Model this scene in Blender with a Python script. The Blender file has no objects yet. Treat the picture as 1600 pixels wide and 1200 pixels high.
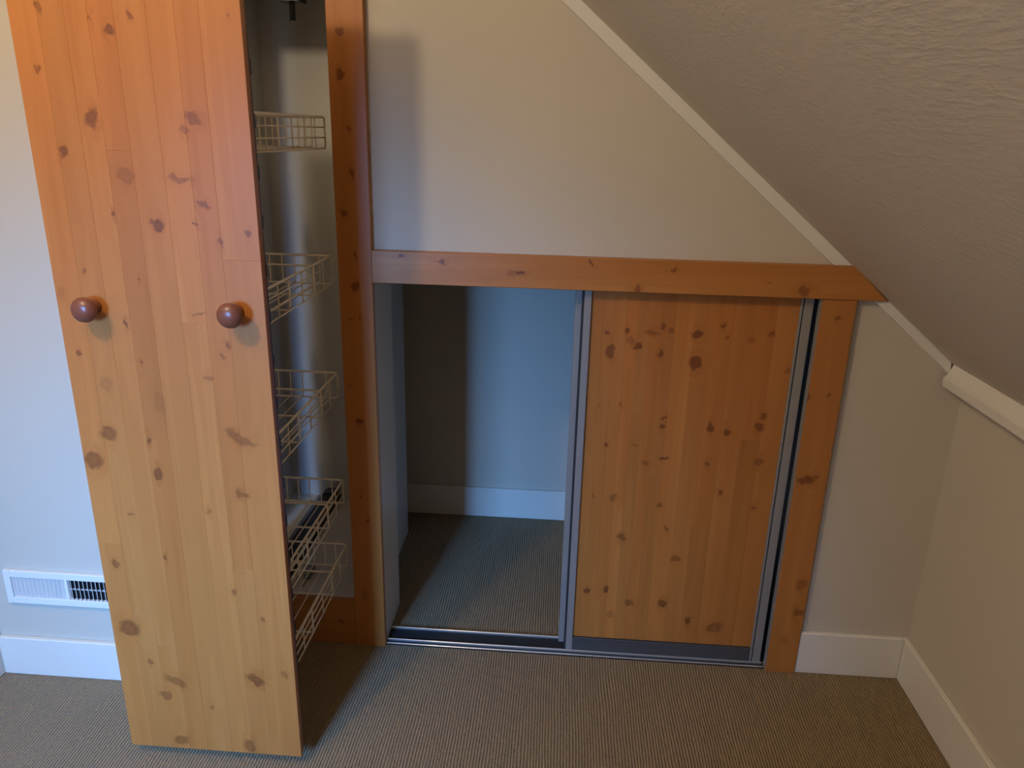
import bpy, bmesh, math, random
from mathutils import Vector, Matrix

random.seed(7)
S = bpy.context.scene
C = S.collection

# ------------------------------------------------------------ camera
cam_d = bpy.data.cameras.new('camera'); cam = bpy.data.objects.new('camera', cam_d); C.objects.link(cam)
FW = Vector((-0.05874171, 0.94697484, -0.31589247))
RT = Vector((0.99730905, 0.0695737, 0.02311202))
UP = Vector((-0.04386431, 0.31368478, 0.94851346))
m = Matrix.Identity(4)
for i in range(3):
    m[i][0] = RT[i]; m[i][1] = UP[i]; m[i][2] = -FW[i]
m[1][3] = -1.908; m[2][3] = 1.5
cam.matrix_world = m
cam_d.sensor_width = 36; cam_d.lens = 1181.44 / 1600 * 36
cam_d.clip_start = 0.02
S.camera = cam

# ------------------------------------------------------------ light, exposure
S.view_settings.view_transform = 'Standard'; S.view_settings.look = 'None'
S.view_settings.gamma = 1; S.view_settings.exposure = 0.0; S.view_settings.use_curve_mapping = False
W = bpy.data.worlds.new('world'); S.world = W; W.use_nodes = True
W.node_tree.nodes['Background'].inputs[0].default_value = (0.55, 0.72, 1, 1)
W.node_tree.nodes['Background'].inputs[1].default_value = 0.05

def lamp(name, kind, loc, energy, col, size=0.1, sy=None, aim=None):
    d = bpy.data.lights.new(name, kind); d.energy = energy; d.color = col
    if kind == 'AREA':
        d.size = size
        if sy: d.shape = 'RECTANGLE'; d.size_y = sy
    else: d.shadow_soft_size = size
    o = bpy.data.objects.new(name, d); C.objects.link(o); o.location = loc
    if aim: o.rotation_euler = (Vector(aim) - Vector(loc)).to_track_quat('-Z', 'Y').to_euler()
    return o
# the warm ceiling lamp, just out of frame up left
lamp('ceiling_lamp', 'POINT', (-1.175, -1.72, 2.478), 44, (1, .79, .52), .055)
# daylight from the window behind the camera, left
wd = lamp('window_daylight', 'AREA', (-1.12, -2.90, 1.35), 14.5, (.15, .43, 1), .4, .6, (-.88, 0, .12))
wd.data.spread = math.radians(58)
lamp('window_skylight', 'AREA', (-1.12, -2.92, 1.40), 5.5, (.45, .68, 1), .45, .7, (-.6, 0, 1.0))

# ------------------------------------------------------------ helpers
def link(name, me, mat, parent=None):
    o = bpy.data.objects.new(name, me); C.objects.link(o)
    if mat: me.materials.append(mat)
    if parent: o.parent = parent
    return o
def origin(p):
    v = Vector((0, 0, 0))
    while p: v = v + p.location; p = p.parent
    return v
def mesh_from_bm(bm, name, smooth=False):
    bmesh.ops.recalc_face_normals(bm, faces=bm.faces[:])
    me = bpy.data.meshes.new(name); bm.to_mesh(me); bm.free()
    if smooth:
        for p in me.polygons: p.use_smooth = True
    return me
def bm_box(bm, b, bev=0):
    x0, x1, y0, y1, z0, z1 = b
    vs = [bm.verts.new(v) for v in [(x0,y0,z0),(x1,y0,z0),(x1,y1,z0),(x0,y1,z0),(x0,y0,z1),(x1,y0,z1),(x1,y1,z1),(x0,y1,z1)]]
    fs = [bm.faces.new([vs[i] for i in f]) for f in [(3,2,1,0),(4,5,6,7),(0,1,5,4),(1,2,6,5),(2,3,7,6),(3,0,4,7)]]
    if bev:
        es = list({e for f in fs for e in f.edges})
        bmesh.ops.bevel(bm, geom=es, offset=bev, segments=1, affect='EDGES')
def box(name, b, mat, parent=None, bev=0.0):
    """box given in world metres; boxes is one or several"""
    o = origin(parent); bm = bmesh.new()
    for q in (b if isinstance(b, list) else [b]):
        bm_box(bm, (q[0]-o.x, q[1]-o.x, q[2]-o.y, q[3]-o.y, q[4]-o.z, q[5]-o.z), bev)
    return link(name, mesh_from_bm(bm, name), mat, parent)
def prism(name, pts, axis, a0, a1, mat, parent=None, bev=0.0):
    """polygon pts extruded along axis: 'Y' -> pts are (x,z); 'X' -> pts are (y,z)"""
    o = origin(parent); bm = bmesh.new(); L = []
    for a in (a0, a1):
        L.append([bm.verts.new(Vector((p[0], a, p[1]) if axis == 'Y' else (a, p[0], p[1])) - o) for p in pts])
    n = len(pts)
    bm.faces.new(L[0]); bm.faces.new(L[1][::-1])
    for i in range(n): bm.faces.new([L[0][i], L[0][(i+1) % n], L[1][(i+1) % n], L[1][i]])
    if bev: bmesh.ops.bevel(bm, geom=bm.edges[:], offset=bev, segments=1, affect='EDGES')
    return link(name, mesh_from_bm(bm, name), mat, parent)
def tube(bm, pts, r, n=6):
    pts = [Vector(p) for p in pts]; rings = []
    for i, p in enumerate(pts):
        d = (pts[min(i+1, len(pts)-1)] - pts[max(i-1, 0)]).normalized()
        a = d.cross(Vector((.31, .17, .93))).normalized(); b = d.cross(a)
        rings.append([bm.verts.new(p + a*r*math.cos(t*2*math.pi/n) + b*r*math.sin(t*2*math.pi/n)) for t in range(n)])
    for A, B in zip(rings, rings[1:]):
        for k in range(n): bm.faces.new([A[k], A[(k+1) % n], B[(k+1) % n], B[k]])
    bm.faces.new(rings[0]); bm.faces.new(rings[-1][::-1])
def rounded(pts, r, seg=3):
    pts = [Vector(p) for p in pts]; out = [pts[0]]
    for i in range(1, len(pts)-1):
        p = pts[i]; a = (pts[i-1]-p).normalized()*r; b = (pts[i+1]-p).normalized()*r
        for k in range(seg+1):
            t = k/seg; out.append((p+a)*(1-t)**2 + p*2*t*(1-t) + (p+b)*t*t)
    return out + [pts[-1]]
def wire_mesh(name, pts, r, n=6):
    bm = bmesh.new(); tube(bm, pts, r, n); return mesh_from_bm(bm, name, True)
def lathe(name, prof, mat, parent, at, n=32):
    """profile (radius, distance) turned about an axis that points to -Y from the point at"""
    bm = bmesh.new(); rings = []
    at = Vector(at) - origin(parent)
    for r, d in prof:
        if r < 1e-5: rings.append([bm.verts.new(at + Vector((0, -d, 0)))])
        else: rings.append([bm.verts.new(at + Vector((r*math.cos(2*math.pi*k/n), -d, r*math.sin(2*math.pi*k/n)))) for k in range(n)])
    for A, B in zip(rings, rings[1:]):
        for k in range(n):
            a = [A[k % len(A)], A[(k+1) % len(A)], B[(k+1) % len(B)], B[k % len(B)]]
            a = [v for i, v in enumerate(a) if v not in a[:i]]
            if len(a) > 2: bm.faces.new(a)
    return link(name, mesh_from_bm(bm, name, True), mat, parent)
def thing(name, label, cat, loc, group=None):
    o = bpy.data.objects.new(name, None); C.objects.link(o); o.location = loc; o.empty_display_size = .1
    o['label'] = label; o['category'] = cat
    if group: o['group'] = group
    return o
def struct(o, label, cat):
    o['kind'] = 'structure'; o['label'] = label; o['category'] = cat; return o

# ------------------------------------------------------------ materials
class NT:
    def __init__(s, name, rough=.5, spec=.5, metal=0):
        s.m = bpy.data.materials.new(name); s.m.use_nodes = True; s.t = s.m.node_tree
        s.b = s.t.nodes['Principled BSDF']; s.b.inputs['Roughness'].default_value = rough
        s.b.inputs['Specular IOR Level'].default_value = spec; s.b.inputs['Metallic'].default_value = metal
    def n(s, kind, **kw):
        nd = s.t.nodes.new(kind)
        for k, v in kw.items():
            if k.startswith('i_'):
                key = k[2:]; nd.inputs[int(key) if key.isdigit() else key.replace('_', ' ')].default_value = v
            else: setattr(nd, k, v)
        return nd
    def l(s, a, b): s.t.links.new(a, b)
    def math(s, op, a, b=None, c=None, clamp=False):
        nd = s.n('ShaderNodeMath', operation=op, use_clamp=clamp)
        for i, v in enumerate((a, b, c)):
            if v is None: continue
            if isinstance(v, (int, float)): nd.inputs[i].default_value = v
            else: s.l(v, nd.inputs[i])
        return nd.outputs[0]
    def mix(s, f, a, b, blend='MIX'):
        nd = s.n('ShaderNodeMix', data_type='RGBA', blend_type=blend)
        for v, i in ((f, 0), (a, 6), (b, 7)):
            if isinstance(v, (int, float)): nd.inputs[i].default_value = v
            elif isinstance(v, tuple): nd.inputs[i].default_value = v + (1,)
            else: s.l(v, nd.inputs[i])
        return nd.outputs[2]
    def noise(s, vec, scale, detail=3, rough=.5):
        nd = s.n('ShaderNodeTexNoise', i_Scale=scale, i_Detail=detail, i_Roughness=rough); s.l(vec, nd.inputs['Vector']); return nd.outputs['Fac']
    def scaled(s, vec, sc):
        nd = s.n('ShaderNodeVectorMath', operation='MULTIPLY', i_1=sc); s.l(vec, nd.inputs[0]); return nd.outputs[0]
    def obj(s): return s.n('ShaderNodeTexCoord').outputs['Object']
    def bump(s, h, strength, dist):
        nd = s.n('ShaderNodeBump', i_Strength=strength, i_Distance=dist); s.l(h, nd.inputs['Height']); s.l(nd.outputs[0], s.b.inputs['Normal'])

def plain(name, col, rough=.5, spec=.5, metal=0, var=.04, scale=8):
    t = NT(name, rough, spec, metal); v = t.noise(t.obj(), scale, 3)
    a = tuple(c*(1-var) for c in col); b = tuple(min(1, c*(1+var)) for c in col)
    t.l(t.mix(v, a, b), t.b.inputs['Base Color']); return t.m

def pine(name, knots, off=(0, 0), tone=1.0, hue=0.0, grain='Z', seed=0.0, base=(.46, .185, .048)):
    """satin pine: knots are (u across, v along, radius u, radius v, tilt, darkness) in the thing's own metres"""
    t = NT(name, .36, .45)
    P0 = t.obj(); sep = t.n('ShaderNodeSeparateXYZ'); t.l(P0, sep.inputs[0])
    cmb = t.n('ShaderNodeCombineXYZ'); t.l(sep.outputs['X'], cmb.inputs[0]); t.l(sep.outputs['Z'], cmb.inputs[1])
    uv = cmb.outputs[0]
    # slight wobble so that knots are not perfect ellipses
    wn = t.n('ShaderNodeTexNoise', i_Scale=48, i_Detail=3); t.l(uv, wn.inputs['Vector'])
    wob = t.n('ShaderNodeVectorMath', operation='MULTIPLY_ADD', i_1=(.022, .034, 0)); t.l(wn.outputs['Color'], wob.inputs[0])
    sh = t.n('ShaderNodeVectorMath', operation='SUBTRACT', i_1=(.011, .017, 0)); t.l(uv, sh.inputs[0]); t.l(sh.outputs[0], wob.inputs[2])
    swirl = None; core = None; halo = None; rim = None
    for (x, z, rx, rz, an, dk) in knots:
        rx = max(rx, .003); rz = max(rz, .003)
        mp = t.n('ShaderNodeMapping', vector_type='TEXTURE')
        mp.inputs['Location'].default_value = (x-off[0], z-off[1], 0)
        mp.inputs['Rotation'].default_value = (0, 0, math.radians(an)); mp.inputs['Scale'].default_value = (rx, rz, 1)
        t.l(wob.outputs[0], mp.inputs['Vector'])
        ln = t.n('ShaderNodeVectorMath', operation='LENGTH'); t.l(mp.outputs[0], ln.inputs[0]); d = ln.outputs['Value']
        mp2 = t.n('ShaderNodeMapping', vector_type='TEXTURE'); mp2.inputs['Location'].default_value = (x-off[0], z-off[1], 0)
        k = (rx*1.6+.001, rz*2.6+.008) if grain == 'Z' else (rx*2.6+.008, rz*1.6+.001)
        mp2.inputs['Scale'].default_value = (k[0], k[1], 1); t.l(wob.outputs[0], mp2.inputs['Vector'])
        ln2 = t.n('ShaderNodeVectorMath', operation='LENGTH'); t.l(mp2.outputs[0], ln2.inputs[0])
        def hh(v):
            nd = t.n('ShaderNodeMapRange', interpolation_type='SMOOTHERSTEP'); t.l(ln2.outputs['Value'], nd.inputs[0])
            for i, q in enumerate((.25, 1.15, v, 0)): nd.inputs[i+1].default_value = q
            return nd.outputs[0]
        def mr(a, b, v):
            nd = t.n('ShaderNodeMapRange', interpolation_type='SMOOTHSTEP'); t.l(d, nd.inputs[0])
            for i, q in enumerate((a, b, v, 0)): nd.inputs[i+1].default_value = q
            return nd.outputs[0]
        c = mr(.72, 1.02, min(1, dk*1.1)); h = hh(dk)
        ring = t.math('MULTIPLY', mr(.95, 1.25, dk), t.math('MULTIPLY', d, .9, clamp=True))
        sw = t.math('MULTIPLY', t.math('PINGPONG', t.math('MULTIPLY', ln2.outputs['Value'], 4.0), 1.0), h)
        core = c if core is None else t.math('MAXIMUM', core, c)
        halo = h if halo is None else t.math('MAXIMUM', halo, h)
        swirl = sw if halo is h else t.math('MAXIMUM', swirl, sw)
        rim = ring if rim is None else t.math('MAXIMUM', rim, ring)
    # grain: stretched along the board, pushed aside by knots
    sc = (26, 1.1, 1) if grain == 'Z' else (1.1, 26, 1)
    fine = (330, 5, 1) if grain == 'Z' else (5, 330, 1)
    g0 = t.n('ShaderNodeVectorMath', operation='MULTIPLY_ADD', i_1=sc, i_2=(seed*3.7, seed*1.3, seed)); t.l(uv, g0.inputs[0])
    gv = g0.outputs[0]
    if halo is not None:
        cb = t.n('ShaderNodeCombineXYZ'); t.l(t.math('MULTIPLY', halo, 1.1), cb.inputs[0 if grain == 'Z' else 1])
        ad = t.n('ShaderNodeVectorMath', operation='ADD'); t.l(gv, ad.inputs[0]); t.l(cb.outputs[0], ad.inputs[1]); gv = ad.outputs[0]
    big = t.noise(gv, 1.0, 2, .45)
    lines = t.math('PINGPONG', t.math('MULTIPLY', big, 13), 1.0)
    fb = t.noise(t.scaled(uv, fine), 1.0, 2, .6)
    base = tuple(b*tone for b in base)
    base = (base[0]*(1+hue*.3), base[1]*(1-hue*.2), base[2]*(1-hue*.6))
    dark = (base[0]*.80, base[1]*.66, base[2]*.48)
    r = t.n('ShaderNodeMapRange'); t.l(big, r.inputs[0]); r.inputs[1].default_value = .3; r.inputs[2].default_value = .7
    col = t.mix(t.math('MULTIPLY', r.outputs[0], .55), tuple(min(1, b*1.12) for b in base), dark)
    lp = t.math('MULTIPLY', t.math('POWER', lines, 3), .26)
    col = t.mix(lp, col, dark)
    col = t.mix(t.math('MULTIPLY', fb, .16), col, dark)
    if core is not None:
        col = t.mix(t.math('MULTIPLY', halo, .34), col, (base[0]*.86, base[1]*.66, base[2]*.40))
        col = t.mix(t.math('MULTIPLY', swirl, .38), col, (base[0]*.60, base[1]*.42, base[2]*.28))
        col = t.mix(t.math('MULTIPLY', rim, .55), col, (.10, .026, .006))
        kv = t.noise(uv, 180, 2)
        kc = t.mix(kv, (.27, .085, .022), (.085, .022, .007))
        col = t.mix(t.math('MULTIPLY', core, .84), col, kc)
    t.l(col, t.b.inputs['Base Color'])
    rr = t.n('ShaderNodeMapRange'); t.l(fb, rr.inputs[0]); rr.inputs[3].default_value = .32; rr.inputs[4].default_value = .46
    t.l(rr.outputs[0], t.b.inputs['Roughness'])
    t.bump(t.math('ADD', fb, lines), .06, .0008)
    t.b.inputs['Coat Weight'].default_value = .12; t.b.inputs['Coat Roughness'].default_value = .3
    return t.m

def paint(name, col, streak=0.0, grainy=.15):
    t = NT(name, .72, .3); o = t.obj()
    t.l(t.mix(t.noise(o, 2.2, 2), tuple(c*.96 for c in col), tuple(c*1.03 for c in col)), t.b.inputs['Base Color'])
    h = t.noise(o, 260, 2)
    if streak:
        # brushed plaster: short ridges in patches that turn a little
        wv = t.n('ShaderNodeTexNoise', i_Scale=2.5, i_Detail=1); t.l(o, wv.inputs['Vector'])
        rot = t.n('ShaderNodeVectorRotate', rotation_type='AXIS_ANGLE'); rot.inputs['Axis'].default_value = (.64, 0, .77)
        t.l(o, rot.inputs['Vector']); t.l(t.math('MULTIPLY_ADD', wv.outputs['Fac'], .08, -.04), rot.inputs['Angle'])
        s1 = t.noise(t.scaled(rot.outputs[0], (120, 34, 120)), 1.0, 3, .6)
        s1 = t.math('POWER', s1, 2.2)
        pt = t.math('MULTIPLY', t.noise(o, 4.5, 2), 1.6)
        t.bump(t.math('ADD', t.math('MULTIPLY', s1, pt), t.math('MULTIPLY', t.noise(o, 60, 3), .25)), streak, .006)
    else: t.bump(h, grainy, .0006)
    return t.m

M_WALL = paint('cream_paint', (.60, .545, .46))
M_CEIL = paint('brushed_plaster', (.66, .60, .50), .21)
M_FRONT = paint('dark_bounce_cut', (.16, .11, .07))  # dark colour given to the unseen front wall to cut bounced light
M_WHITE = plain('white_gloss_paint', (.78, .75, .69), .38, .5, var=.015)
M_MEL = plain('white_melamine', (.66, .66, .64), .42, .4, var=.01)
M_TAN = plain('beige_board', (.42, .36, .25), .7, .3)
M_WIRE = plain('cream_wire_coating', (.86, .80, .67), .35, .5)
M_BLACK = plain('black_metal', (.012, .012, .013), .4, .5)
M_GREY = plain('grey_runner_metal', (.28, .29, .31), .35, .5, .6)
M_ALU = plain('brushed_aluminium', (.36, .355, .345), .42, .5, .45, .06, 40)
M_SHADE = plain('painted_gap_shade', (.04, .04, .042), .5, .4, .3)  # near-black colour stands in for shade in stile grooves and door gap
M_RAIL = plain('dark_anodised_rail', (.13, .135, .145), .4, .5, .6)
M_TRACK = plain('bright_track_aluminium', (.72, .74, .76), .3, .5, .8)
M_KNOB = plain('brown_turned_wood', (.20, .064, .036), .32, .55, var=.12, scale=30)
M_DARK = plain('painted_recess_dark', (.03, .03, .032), .8, .2)
M_REG = plain('white_enamel', (.80, .80, .78), .35, .5)
M_WGREY = plain('grey_enamel', (.55, .56, .58), .4, .5)

def carpet():
    t = NT('ribbed_loop_carpet', .95, .08); o = t.obj()
    wob = t.noise(t.scaled(o, (9, 3, 0)), 1, 2)
    sep = t.n('ShaderNodeSeparateXYZ'); t.l(o, sep.inputs[0])
    x = t.math('ADD', sep.outputs[0], t.math('MULTIPLY', wob, .016))
    rib = t.math('SINE', t.math('MULTIPLY', x, 2*math.pi/.0078))
    rib = t.math('MULTIPLY_ADD', rib, .5, .5)
    tuft = t.noise(t.scaled(o, (150, 110, 1)), 1.0, 2, .6)
    loop = t.n('ShaderNodeTexVoronoi', feature='F1', i_Scale=1.0); t.l(t.scaled(o, (128, 170, 1)), loop.inputs['Vector'])
    h = t.math('ADD', t.math('MULTIPLY', rib, .9), t.math('MULTIPLY', tuft, .9))
    h = t.math('SUBTRACT', h, t.math('MULTIPLY', loop.outputs['Distance'], .5))
    f = t.math('ADD', t.math('MULTIPLY', rib, .40), t.math('MULTIPLY', tuft, .66), clamp=True)
    c = t.mix(f, (.12, .078, .042), (.47, .325, .160))
    c = t.mix(t.math('MULTIPLY', t.noise(o, 1.6, 3), .25), c, (.20, .14, .09))
    sp = t.noise(o, 420, 1); r = t.n('ShaderNodeMapRange'); t.l(sp, r.inputs[0]); r.inputs[1].default_value = .66; r.inputs[2].default_value = .74
    c = t.mix(t.math('MULTIPLY', r.outputs[0], .5), c, (.62, .52, .40))
    t.l(c, t.b.inputs['Base Color']); t.bump(h, .9, .0035)
    t.b.inputs['Sheen Weight'].default_value = .15
    return t.m
M_CARPET = carpet()
# knots read off the boards: x, z, half width, half height, tilt, darkness
K_PANEL = [(-0.83,1.655,0.0096,0.0084,0,1),(-0.791,1.684,0.0047,0.0062,0,0.7),(-0.959,1.694,0.0048,0.0156,0,0.6),(-0.979,1.59,0.0049,0.0055,0,0.6),(-0.887,1.509,0.0124,0.0181,-25,0.8),(-0.953,1.444,0.0101,0.0093,0,0.9),(-0.691,1.509,0.0171,0.0078,-35,0.6),(-0.714,1.488,0.0074,0.0091,0,0.45),(-0.864,1.679,0.0024,0.0063,0,0.5),(-0.838,1.404,0.0177,0.0118,0,0.3),(-0.732,1.402,0.0251,0.0059,-8,0.5),(-0.691,1.354,0.0139,0.0048,-15,0.6),(-0.784,1.313,0.0129,0.0111,20,1),(-0.873,1.33,0.0039,0.0049,0,0.9),(-0.71,1.319,0.0026,0.0037,0,0.8),(-0.663,1.281,0.0051,0.0099,40,0.6),(-0.606,1.304,0.0063,0.0061,0,0.7),(-0.877,1.117,0.0041,0.0054,0,0.9),(-0.988,1.046,0.0041,0.0042,0,0.7),(-0.836,1.206,0.0026,0.0026,0,0.9),(-0.95,1.22,0.0053,0.0051,0,0.6),(-0.723,1.141,0.0133,0.004,10,0.5),(-0.669,1.076,0.0067,0.0027,-15,0.6),(-0.683,1.053,0.0081,0.0027,0,0.5),(-0.857,1.036,0.0027,0.0042,0,0.8),(-0.718,1.005,0.0109,0.0042,15,0.4),(-0.609,1.686,0.0035,0.0041,0,0.6),(-0.864,0.858,0.0057,0.0089,0,0.7),(-0.95,0.871,0.0157,0.0149,0,0.6),(-0.992,0.803,0.0218,0.0183,0,0.65),(-0.852,0.78,0.0086,0.0107,0,0.8),(-0.662,0.873,0.0362,0.0103,-25,0.5),(-0.67,0.742,0.0172,0.0062,-20,0.5),(-0.928,0.675,0.0074,0.0048,0,0.5),(-0.983,0.549,0.0091,0.0067,0,0.6),(-0.861,0.569,0.003,0.0067,0,0.7),(-0.974,0.378,0.0251,0.0197,-20,0.7),(-0.879,0.231,0.0271,0.0132,-25,0.5),(-0.681,0.253,0.0235,0.0111,-25,0.75),(-0.795,0.163,0.0064,0.0077,0,0.4),(-0.887,0.057,0.0181,0.014,0,0.55),(-0.714,0.053,0.0146,0.0159,0,0.55),(-0.649,0.42,0.0061,0.0052,0,0.5),(-0.71,0.492,0.0075,0.0102,0,0.5),(-0.936,0.284,0.0079,0.0074,0,0.5),(-0.909,0.187,0.0145,0.0134,0,0.5),(-0.61,0.273,0.0093,0.0092,0,0.4),(-1.004,1.175,0.0081,0.0118,0,0.2),(-0.751,0.693,0.0058,0.0063,0,0.3),(-0.94,0.981,0.0126,0.0199,0,0.2),(-0.828,0.944,0.0139,0.023,0,0.15)]
K_DOOR = [(0.127,1.007,0.005,0.0104,0,0.9),(0.179,1.015,0.005,0.0086,0,0.9),(0.139,0.957,0.0101,0.0158,0,0.8),(0.243,1.014,0.0199,0.0052,-5,0.5),(0.272,1.029,0.0066,0.0068,30,0.8),(0.293,1.016,0.0066,0.0069,0,0.5),(0.21,0.971,0.0117,0.0087,30,0.8),(0.189,0.982,0.0134,0.0104,0,0.35),(0.27,0.956,0.0083,0.007,30,0.9),(0.361,1.012,0.0131,0.0103,10,1),(0.364,0.933,0.015,0.0158,0,1),(0.424,1.038,0.0065,0.0068,0,0.7),(0.439,1.008,0.0049,0.0034,0,0.7),(0.502,1.006,0.013,0.0051,10,0.4),(0.551,1.018,0.0081,0.0051,30,0.7),(0.176,0.807,0.0052,0.0074,0,0.5),(0.119,0.805,0.0034,0.0074,0,0.4),(0.295,0.776,0.0086,0.0055,25,0.9),(0.293,0.75,0.0086,0.0075,30,1),(0.423,0.753,0.0068,0.0111,0,0.9),(0.467,0.744,0.0085,0.0093,0,1),(0.558,0.795,0.0101,0.0055,35,0.8),(0.551,0.763,0.0118,0.0092,30,0.8),(0.144,0.691,0.0053,0.0057,0,0.7),(0.222,0.692,0.007,0.0038,0,0.6),(0.306,0.654,0.0139,0.0058,20,0.8),(0.255,0.638,0.0105,0.0058,15,0.5),(0.425,0.647,0.0069,0.0077,0,0.5),(0.561,0.656,0.0137,0.0114,0,0.5),(0.606,0.925,0.0066,0.0088,0,0.5),(0.118,0.529,0.0036,0.008,0,0.7),(0.173,0.528,0.009,0.008,0,0.5),(0.468,0.561,0.0087,0.0059,-30,0.8),(0.306,0.512,0.0071,0.006,20,0.7),(0.566,0.518,0.0087,0.006,0,0.7),(0.205,0.402,0.0128,0.0083,-15,0.6),(0.33,0.44,0.0072,0.0061,0,0.6),(0.366,0.341,0.0146,0.0084,15,0.5),(0.116,0.221,0.0075,0.0087,0,1),(0.174,0.225,0.0075,0.0087,0,1),(0.243,0.185,0.0169,0.011,10,0.5),(0.34,0.19,0.013,0.0132,0,0.8),(0.419,0.133,0.0075,0.0089,0,1),(0.497,0.117,0.0261,0.0134,20,0.5),(0.189,0.141,0.0114,0.0112,0,0.3)]
K_LINTEL = [(-0.408,1.192,0.0066,0.0049,0,0.8),(-0.306,1.184,0.0082,0.0065,0,0.9),(-0.104,1.162,0.0098,0.0065,0,1),(-0.126,1.161,0.0131,0.0082,0,0.3),(0.072,1.192,0.0048,0.0032,0,0.8),(0.281,1.182,0.0079,0.0048,0,0.7),(0.195,1.131,0.0064,0.0115,0,0.6),(0.605,1.143,0.0156,0.0145,0,0.6),(0.515,1.161,0.0047,0.0032,0,0.5)]
K_LPOST = [(-0.544,1.713,0.0091,0.011,0,0.8),(-0.545,1.621,0.0093,0.0085,0,1),(-0.531,1.5,0.0047,0.0059,0,0.6),(-0.529,1.397,0.0048,0.0092,0,0.8),(-0.553,1.297,0.0098,0.0095,0,1),(-0.527,1.193,0.0033,0.0098,0,0.7),(-0.532,1.112,0.0084,0.0084,0,1),(-0.549,1.023,0.0034,0.0035,0,0.7),(-0.522,1.027,0.0034,0.0035,0,0.7),(-0.536,0.735,0.009,0.0095,0,1),(-0.558,0.838,0.0071,0.0037,0,0.6),(-0.541,0.51,0.0056,0.0061,0,0.8),(-0.526,0.429,0.0056,0.0062,0,0.8),(-0.543,0.18,0.0097,0.0178,0,0.3)]
K_RPOST = [(0.7,1.073,0.0063,0.0049,0,0.7),(0.708,0.872,0.0048,0.0035,0,0.7),(0.681,0.627,0.0219,0.0113,0,0.8),(0.708,0.64,0.0084,0.0075,0,0.5),(0.654,0.861,0.0049,0.0141,0,0.8),(0.718,0.306,0.0141,0.0166,0,0.4),(0.723,0.211,0.0161,0.0128,0,0.6),(0.694,0.114,0.0091,0.011,0,0.2)]


# ------------------------------------------------------------ the room
XL, XR, YF, ZC = -1.55, 1.05, -3.02, 2.72       # left wall, knee wall, wall behind the camera, flat ceiling
def zs(x): return 1.206 - .835*(x - .717)        # sloping ceiling
XS = .717 - (ZC - 1.206)/.835
struct(box('floor', (XL-.1, XR+.1, YF-.1, 1.0, -.05, 0), M_CARPET), 'tan ribbed loop-pile carpet covering the floor', 'floor')

def wall_slab(name, polys, y0, y1):
    bm = bmesh.new()
    for pts in polys:
        L = [[bm.verts.new((p[0], y, p[1])) for p in pts] for y in (y0, y1)]
        n = len(pts); bm.faces.new(L[0]); bm.faces.new(L[1][::-1])
        for i in range(n): bm.faces.new([L[0][i], L[0][(i+1) % n], L[1][(i+1) % n], L[1][i]])
    return link(name, mesh_from_bm(bm, name), M_WALL)
CAV_T, CAV_L, CAV_R = 1.94, -1.0, -.575          # tall cavity of the pull-out
OP_L, OP_R, OP_T = -.488, .662, 1.135            # low opening
YW = .02
struct(wall_slab('wall_back', [
    [(-1.09, 0), (CAV_L, 0), (CAV_L, CAV_T), (-1.09, CAV_T)],
    [(-1.09, CAV_T), (CAV_R, CAV_T), (CAV_R, zs(CAV_R)), (XS, ZC), (-1.09, ZC)],
    [(CAV_R, 0), (-.500, 0), (-.500, OP_T), (OP_L, OP_T), (OP_L, zs(OP_L)), (CAV_R, zs(CAV_R))],
    [(OP_L, OP_T), (OP_R, OP_T), (OP_R, zs(OP_R)), (OP_L, zs(OP_L))],
    [(OP_R, 0), (XR, 0), (XR, zs(XR)), (OP_R, zs(OP_R))]], YW, YW+.10),
    'cream painted gable wall around the closet openings, under the slope', 'wall')
struct(box('wall_recess', (XL, -1.09, -.206, .12, 0, ZC), M_WALL), 'pale wall left of the pine pull-out, with a vent low down', 'wall')
struct(box('wall_left', (XL-.1, XL, YF, -.206, 0, ZC), M_WALL), 'pale side wall meeting the vent wall at the picture\'s left edge', 'wall')
struct(prism('wall_right', [(XR, 0), (XR+.1, 0), (XR+.1, zs(XR)-.08), (XR, zs(XR))], 'Y', YF, .12, M_WALL), 'low cream knee wall at right below the sloping ceiling', 'wall')
WX0, WX1, WZ0, WZ1 = -1.4, -.84, .95, 1.75
struct(box('wall_front', [(XL, WX0, YF-.1, YF, 0, ZC), (WX1, XR, YF-.1, YF, 0, ZC), (WX0, WX1, YF-.1, YF, 0, WZ0), (WX0, WX1, YF-.1, YF, WZ1, ZC)], M_FRONT), 'unseen wall behind the viewer, darkened to cut bounce, with the small window', 'wall')
w = struct(box('window_1', [(WX0, WX0+.04, YF-.07, YF-.02, WZ0, WZ1), (WX1-.04, WX1, YF-.07, YF-.02, WZ0, WZ1), (WX0+.04, WX1-.04, YF-.07, YF-.02, WZ0, WZ0+.04), (WX0+.04, WX1-.04, YF-.07, YF-.02, WZ1-.04, WZ1)], M_WHITE), 'small white framed window behind the viewer', 'window')
ce = prism('ceiling', [(XS, ZC), (XL-.1, ZC), (XL-.1, ZC+.1), (XS, ZC+.1), (XR+.2, zs(XR+.2)+.12), (XR+.15, zs(XR+.15))], 'Y', YF-.1, YW+.001, M_CEIL)
struct(ce, 'sloping attic ceiling with brushed plaster texture', 'ceiling')

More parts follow.
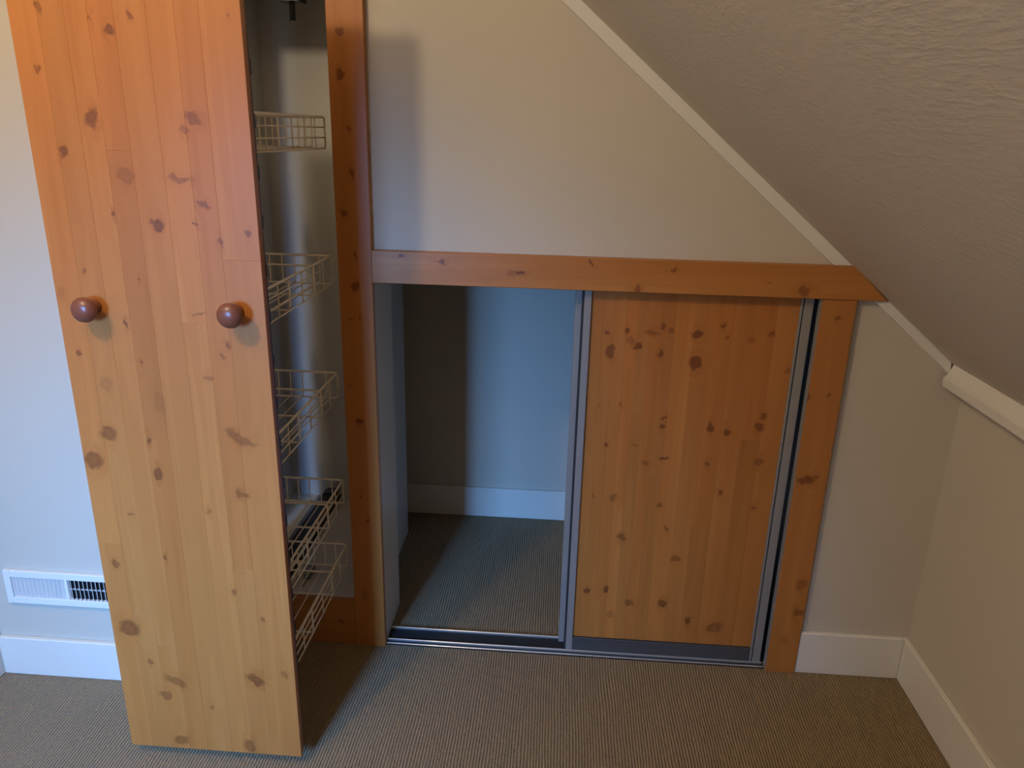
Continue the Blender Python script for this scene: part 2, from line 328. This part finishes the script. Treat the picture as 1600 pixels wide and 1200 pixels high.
# closet behind the low opening
box_c = [(-1.1, .97, .87, .95, 0, 1.30), (.90, .97, YW+.10, .87, 0, 1.30), (-1.1, -1.03, .70, .87, 0, 1.30)]
struct(box('wall_closet', box_c, M_WALL), 'cream rear wall inside the open closet', 'wall')
struct(box('ceiling_closet', (-.556, .97, YW+.10, .95, 1.30, 1.36), M_WALL), 'low ceiling inside the open closet', 'ceiling')
struct(box('ceiling_closet', (-1.1, -.556, .70, .95, 1.30, 1.36), M_WALL), 'low ceiling of the recess behind the tall cavity', 'ceiling')
def baseboard(name, b, label, axis):
    o = box(name, b, M_WHITE, None, .0025); return struct(o, label, 'baseboard')
baseboard('baseboard_closet', (-1.03, .90, .855, .87, 0, .128), 'white baseboard along the rear wall inside the closet', 'X')
baseboard('baseboard_back', (.739, 1.035, .005, YW, 0, .138), 'short white baseboard between pine post and knee wall', 'X')
baseboard('baseboard_right', (1.035, XR, YF, YW, 0, .138), 'white baseboard along the right knee wall', 'Y')
baseboard('baseboard_recess', (XL+.015, -1.09, -.221, -.206, 0, .122), 'white baseboard under the vent, left of the pull-out', 'X')
baseboard('baseboard_left', (XL, XL+.015, YF, -.206, 0, .16), 'end of white baseboard on the side wall at far left', 'Y')

# moulding down the slope, on the wall; it stops at the pine lintel
TW, TW2 = .040, .031
def slope_trim(name, pts, label):
    o = prism(name, pts, 'Y', .004, YW, M_WHITE, None, .002)
    return struct(o, label, 'moulding')
slope_trim('trim_1', [(XS, ZC), (.7165, 1.2065), (.6690, 1.2065), (XS, ZC-TW)], 'white moulding strip running down the slope above the lintel')
slope_trim('trim_2', [(.780, 1.1225), (.817, 1.1225), (1.0, zs(1.0)), (1.0, zs(1.0)-TW2)], 'short white moulding strip below the lintel\'s pointed end')
t3 = prism('trim_3', [(1.004, zs(1.004)), (1.05, zs(1.05)), (1.05, .884), (1.038, .884), (1.030, .896), (.996, .902), (.987, .909), (.985, .931), (.992, .937), (.996, .943)], 'Y', YF, .004, M_WHITE, None)
struct(t3, 'white stepped moulding along the top of the knee wall', 'moulding')

# ------------------------------------------------------------ pine frame around both openings
fr = thing('closet_frame', 'orange pine frame of posts, kickboard and long lintel around the closet openings', 'frame', (-.49, 0, 0))
PB = (.44, .185, .048)
fo = (-.49, 0)
box('post', (CAV_R, -.486, 0, YW, 0, zs(-.53)-.04), pine('pine_left_post', K_LPOST, fo, 1, .1, 'Z', 3, PB), fr, .0015)
box('post', (.655, .739, 0, YW, 0, 1.122), pine('pine_right_post', K_RPOST, fo, 1, 0, 'Z', 5, PB), fr, .0015)
box('post', (-1.088, CAV_L, 0, YW, 0, ZC-.03), pine('pine_hidden_post', [], fo, 1, 0, 'Z', 6, PB), fr, .0015)
prism('lintel', [(-.486, 1.123), (.812, 1.123), (.719, 1.2065), (-.486, 1.2065)], 'Y', -.004, YW, pine('pine_lintel', K_LINTEL, fo, 1.05, 0, 'X', 8, PB), fr, .0015)
box('kickboard', (CAV_L, CAV_R, .004, .024, 0, .153), pine('pine_kickboard', [(-.62, .08, .008, .006, 0, .4)], fo, .95, .1, 'X', 9, PB), fr, .001)
box('header', (CAV_L+.0005, CAV_R-.0005, .0, YW, CAV_T, 2.02), pine('pine_header', [], fo, 1, 0, 'X', 10, PB), fr, .001)

# ------------------------------------------------------------ carcass of the tall cavity
ca = thing('cupboard_carcass', 'white boxed lining of the tall cavity behind the pull-out', 'cupboard', (-.79, .36, 0))
Y0, YB = YW+.005, .68
box('base_panel', (CAV_L, CAV_R, .024, YB, .135, .153), M_MEL, ca, .0008)
box('back_panel', (-1.02, -.556, YB, .698, 0, 2.02), M_MEL, ca, .0008)
box('side_panel', (CAV_R, -.556, YW+.101, YB, .0, 2.02), M_MEL, ca, .0008)
box('side_panel', (-1.02, CAV_L, YW+.101, YB, 0, 2.02), M_MEL, ca, .0008)
box('top_panel', (CAV_L, CAV_R, YW+.101, YB, 2.0, 2.02), M_MEL, ca, .0008)
box('jamb_lining', (-.4995, OP_L, YW+.001, .22, 0, 1.134), M_MEL, ca, .0008)

# ------------------------------------------------------------ runner rail on the cavity floor
ru = thing('runner_rail', 'long black and grey runner rail on the cavity floor behind the baskets', 'rail', (-.83, .33, .153))
box('flange', (-.895, -.862, .03, .665, .153, .158), M_GREY, ru, .0006)
box('channel', [(-.862, -.858, .03, .665, .153, .188), (-.812, -.808, .03, .665, .153, .188), (-.858, -.812, .03, .665, .153, .157)], M_BLACK, ru)
box('slide', (-.853, -.817, -.40, .655, .160, .196), M_BLACK, ru, .002)
box('end_stop', (-.856, -.814, .60, .63, .188, .203), plain('blue_grey_plastic', (.04, .07, .12), .4), ru, .002)
box('catch', [(-.765, -.745, .10, .16, .153, .178), (-.758, -.752, .06, .10, .153, .160)], M_GREY, ru, .002)

tr = thing('upper_guide', 'black upper guide rail with a hanging pin in the tall cavity', 'guide', (-.79, .3, 2.0))
box('guide_rail', (-.81, -.77, .05, .66, 1.965, 2.0), M_BLACK, tr, .001)
box('bracket', (-.785, -.700, .27, .31, 1.85, 1.965), M_BLACK, tr, .001)
bm = bmesh.new(); tube(bm, [Vector((-.752+.79, -.01, -.14)), Vector((-.752+.79, -.01, -.228))], .008, 10)
link('pin', mesh_from_bm(bm, 'pin', True), M_BLACK, tr)
box('bracket_foot', (-.782, -.722, .26, .32, 1.815, 1.835), M_BLACK, tr, .001)

# ------------------------------------------------------------ pull-out with pine front and five wire baskets
PX0, PX1, PZ0, PZ1, PY = -1.016, -.586, .030, 1.92, -.47
po = thing('pull_out_larder', 'tall knotty pine pull-out front with two round knobs and wire baskets behind', 'pull-out cupboard', (-.80, -.46, 0))
OFF = (-.80, 0)
edges = [PX0, -.962, -.912, -.868, -.820, -.760, -.708, -.662, PX1]
tones = [1.04, 1.0, 1.05, .94, 1.0, 1.02, .96, 1.03]
hues = [.12, .04, .08, .12, .04, .06, .12, .04]
core = box('backing_board', (PX0+.001, PX1-.001, PY+.008, PY+.021, PZ0+.001, PZ1-.001), pine('pine_edge', [], OFF, .72, .5, 'Z', 2, (.40, .17, .05)), po)
splits = {0: [.60], 1: [1.31], 2: [.33], 3: [.86, 1.45], 4: [], 5: [1.12], 6: [.55], 7: [1.25]}
for i in range(8):
    a, b = edges[i], edges[i+1]
    zz = [PZ0] + splits[i] + [PZ1]
    for j in range(len(zz)-1):
        kn = [k for k in K_PANEL if a-k[2]*1.5-.004 < k[0] < b+k[2]*1.5+.004 and zz[j]-.06 < k[1] < zz[j+1]+.06]
        mt = pine('pine_stave', kn, OFF, tones[i]*random.uniform(.96, 1.04), hues[i]+random.uniform(-.04, .04), 'Z', i*2.3+j*7.1)
        box('stave', (a, b, PY, PY+.008, zz[j], zz[j+1]), mt, core, .00035)
for x, z in ((-.938, 1.147), (-.643, 1.147)):
    lathe('knob', [(0, .052), (.007, .0517), (.014, .0500), (.020, .0465), (.0242, .041), (.0256, .0355), (.0246, .030), (.0205, .0255), (.0140, .0215), (.0105, .017), (.0100, .012), (.0115, .006), (.0145, .0015), (.0150, 0)], M_KNOB, po, (x, PY-.0003, z))
for x in (-.598, -.978):
    f = box('upright', (x-.005, x+.005, PY+.021, PY+.043, .24, 1.86), M_BLACK, po, .0015)
    for k in range(17):
        z = .26 + k*.095
        box('hook_tab', (x-.004, x+.004, PY+.042, PY+.051, z, z+.028), M_BLACK, f, .0015)
for z in (.245, 1.83): box('crossbar', (-.973, -.601, PY+.022, PY+.046, z, z+.025), M_BLACK, po, .001)

# one basket, built at z = 0, then copied
BX0, BX1, BY0, BY1, BH = -.968, -.603, -.415, .038, .074
def basket(z):
    o = origin(po)
    def P(x, y, q): return (x-o.x, y-o.y, q)
    r = .0027; parts = []
    bm = bmesh.new()
    loop = rounded([P((BX0+BX1)/2, BY1, BH), P(BX1, BY1, BH), P(BX1, BY0, BH), P(BX0, BY0, BH), P(BX0, BY1, BH), P((BX0+BX1)/2, BY1, BH)], .012)
    tube(bm, loop, .0031, 8)
    rim = link('basket', mesh_from_bm(bm, 'basket', True), M_WIRE, po)
    rim.location.z = z
    rim['label'] = 'cream wire basket'
    ys = [BY1, -.112, -.282, BY0]
    for y in ys:                                   # stout cross wires
        p = rounded([P(BX0, y, BH), P(BX0, y, 0), P(BX1, y, 0), P(BX1, y, BH)], .010)
        parts.append(wire_mesh('cross_wire', p, r))
    parts.append(wire_mesh('cross_wire', [P(BX0, ys[1], BH-.001), P(BX1, ys[1], BH-.001)], r))
    nb = 10
    for k in range(1, nb+1):                       # wires along the bottom, up both ends
        x = BX0 + (BX1-BX0)*k/(nb+1)
        parts.append(wire_mesh('long_wire', rounded([P(x, BY0, BH), P(x, BY0, .004), P(x, BY1, .004), P(x, BY1, BH)], .006, 2), .0017, 5))
    for x in (BX0, BX1):                           # side wires
        for q in (.0, .026, .050):
            parts.append(wire_mesh('side_wire', [P(x, BY0, q+.001), P(x, BY1, q+.001)], .0018, 5))
        for y in (-.037, -.197, -.350):
            parts.append(wire_mesh('side_wire', [P(x, y, 0), P(x, y, BH)], .0017, 5))
    for me in parts: link(me.name.split('.')[0], me, M_WIRE, rim)
    return rim
b0 = basket(1.450)
for z in (1.108, .787, .462, .252):
    c = b0.copy(); C.objects.link(c); c.parent = po; c.location.z = z
    for ch in list(b0.children):
        d = ch.copy(); C.objects.link(d); d.parent = c

# ------------------------------------------------------------ sliding doors and their track
DO = (.345, 0)
d1 = thing('sliding_door', 'knotty pine sliding door in a grey aluminium frame, closed at right', 'door', (.345, .045, .01))
DL, DR, DZ0, DZ1, DY = .052, .643, .012, 1.20, .030
de = [.0815, .113, .143, .176, .205, .236, .268, .302, .352, .400, .452, .505, .558, .612]
cb = box('backing_board', (.074, .616, DY+.012, DY+.022, .055, 1.19), M_TAN, d1)
dsp = {0: [.66], 1: [], 2: [.95], 3: [.497, .17], 4: [.78], 5: [], 6: [.60], 7: [], 8: [.88], 9: [.45], 10: [], 11: [.72], 12: []}
dt = [1.0, .95, 1.03, 1.08, .93, 1.0, .96, 1.04, .97, .93, .98, .92, .97]
for i in range(13):
    zz = [.058] + sorted(dsp[i]) + [1.19]
    for j in range(len(zz)-1):
        a, b = de[i], de[i+1]
        kn = [k for k in K_DOOR if a-k[2]*1.4-.003 < k[0] < b+k[2]*1.4+.003 and zz[j]-.04 < k[1] < zz[j+1]+.04]
        kn = [(k[0], k[1]-.01, *k[2:]) for k in kn]
        mt = pine('pine_door_stave', kn, DO, dt[i]*random.uniform(.95, 1.05), random.uniform(0, .2), 'Z', i*3.1+j*5.3+20, (.44, .185, .047))
        box('stave', (a, b, DY+.004, DY+.012, zz[j], zz[j+1]), mt, cb, .0003)
s1 = box('stile', [(.0625, .0815, DY-.002, DY+.026, DZ0, DZ1), (.0785, .0815, DY-.005, DY-.002, .06, DZ1)], M_ALU, d1, .001)
s2 = box('stile', [(.612, .6175, DY-.002, DY+.026, DZ0, DZ1), (.6205, DR, DY-.004, DY+.026, DZ0, DZ1)], M_ALU, d1, .001)
box('groove', (.6175, .6205, DY+.006, DY+.02, DZ0, DZ1), M_SHADE, s2)
box('groove', (.0565, .0625, DY+.004, DY+.024, DZ0, DZ1), M_SHADE, s1)
br = box('bottom_rail', [(.0815, .612, DY-.001, DY+.024, DZ0, .056), (.0815, .612, DY-.003, DY-.001, .052, .0575)], M_RAIL, d1, .0008)
d2 = thing('sliding_door', 'second sliding door parked behind the pine one, only its grey left edge showing', 'door', (.345, .075, .01))
d2b = box('panel', (.062, .612, .066, .080, .05, 1.19), pine('pine_rear_door', [], DO, 1, 0, 'Z', 44, PB), d2)
box('stile', (.040, .064, .062, .090, DZ0, DZ1), M_ALU, d2, .001)
box('stile', (.612, .636, .062, .090, DZ0, DZ1), M_ALU, d2, .001)
box('bottom_rail', (.064, .612, .063, .088, DZ0, .056), M_RAIL, d2, .001)
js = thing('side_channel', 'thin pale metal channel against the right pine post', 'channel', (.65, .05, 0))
box('gap_shade_strip', (.6580, .6610, .0205, .115, 0, 1.16), M_SHADE, js)  # dark strip added so the gap beside the door reads as black shade
box('channel_lip', (.6510, .6545, .004, .0195, 0.0125, 1.122), M_ALU, js)

tk = thing('door_track', 'grey aluminium double floor track of the sliding doors', 'track', (.08, .055, 0))
box('track_base', (-.4855, .650, .012, .098, 0, .004), M_DARK, tk)
for y0, y1, h in ((.012, .018, .007), (.027, .032, .011), (.086, .092, .011)):
    box('ridge', (-.4855, .650, y0, y1, .0, h), M_TRACK, tk, .0012)

# ------------------------------------------------------------ vent in the left wall
ve = thing('wall_vent', 'white metal air vent low in the wall left of the pull-out', 'vent', (-1.29, -.21, .288))
VX0, VX1, VZ0, VZ1, VY = -1.462, -1.118, .257, .319, -.2065
bm = bmesh.new()
o = origin(ve)
for q in [(VX0-.020, VX0, VY-.012, VY, VZ0-.020, VZ1+.020), (VX1, VX1+.020, VY-.012, VY, VZ0-.020, VZ1+.020), (VX0, VX1, VY-.012, VY, VZ0-.020, VZ0), (VX0, VX1, VY-.012, VY, VZ1, VZ1+.020)]:
    bm_box(bm, (q[0]-o.x, q[1]-o.x, q[2]-o.y, q[3]-o.y, q[4]-o.z, q[5]-o.z), .0015)
link('frame', mesh_from_bm(bm, 'frame'), M_REG, ve)
box('divider', (-1.310, -1.302, VY-.012, VY-.001, VZ0, VZ1), M_REG, ve, .001)
box('recess_shade', (VX0, VX1, VY-.0008, VY-.0002, VZ0, VZ1), M_DARK, ve)  # flat near-black sheet, painted shade in place of a recess behind the blades
def louver(x, d):
    """a slim blade turned towards d"""
    o = origin(ve); bm = bmesh.new(); w, t = .0068, .0012
    p = [(x, VY-.0110), (x+t, VY-.0110), (x+t+w*d, VY-.0009), (x+w*d, VY-.0009)]
    L = [[bm.verts.new(Vector((q[0], q[1], z)) - o) for q in p] for z in (VZ0, VZ1)]
    bm.faces.new(L[0]); bm.faces.new(L[1][::-1])
    for i in range(4): bm.faces.new([L[0][i], L[0][(i+1) % 4], L[1][(i+1) % 4], L[1][i]])
    return link('louver', mesh_from_bm(bm, 'louver'), M_REG, ve)
x = VX0+.0025
while x < -1.318:
    louver(x, 1); x += .0117
x = -1.293
while x < VX1-.003:
    louver(x, -1); x += .0117
box('crossbar', (-1.302, VX1, VY-.0045, VY-.002, .286, .2895), M_WGREY, ve)
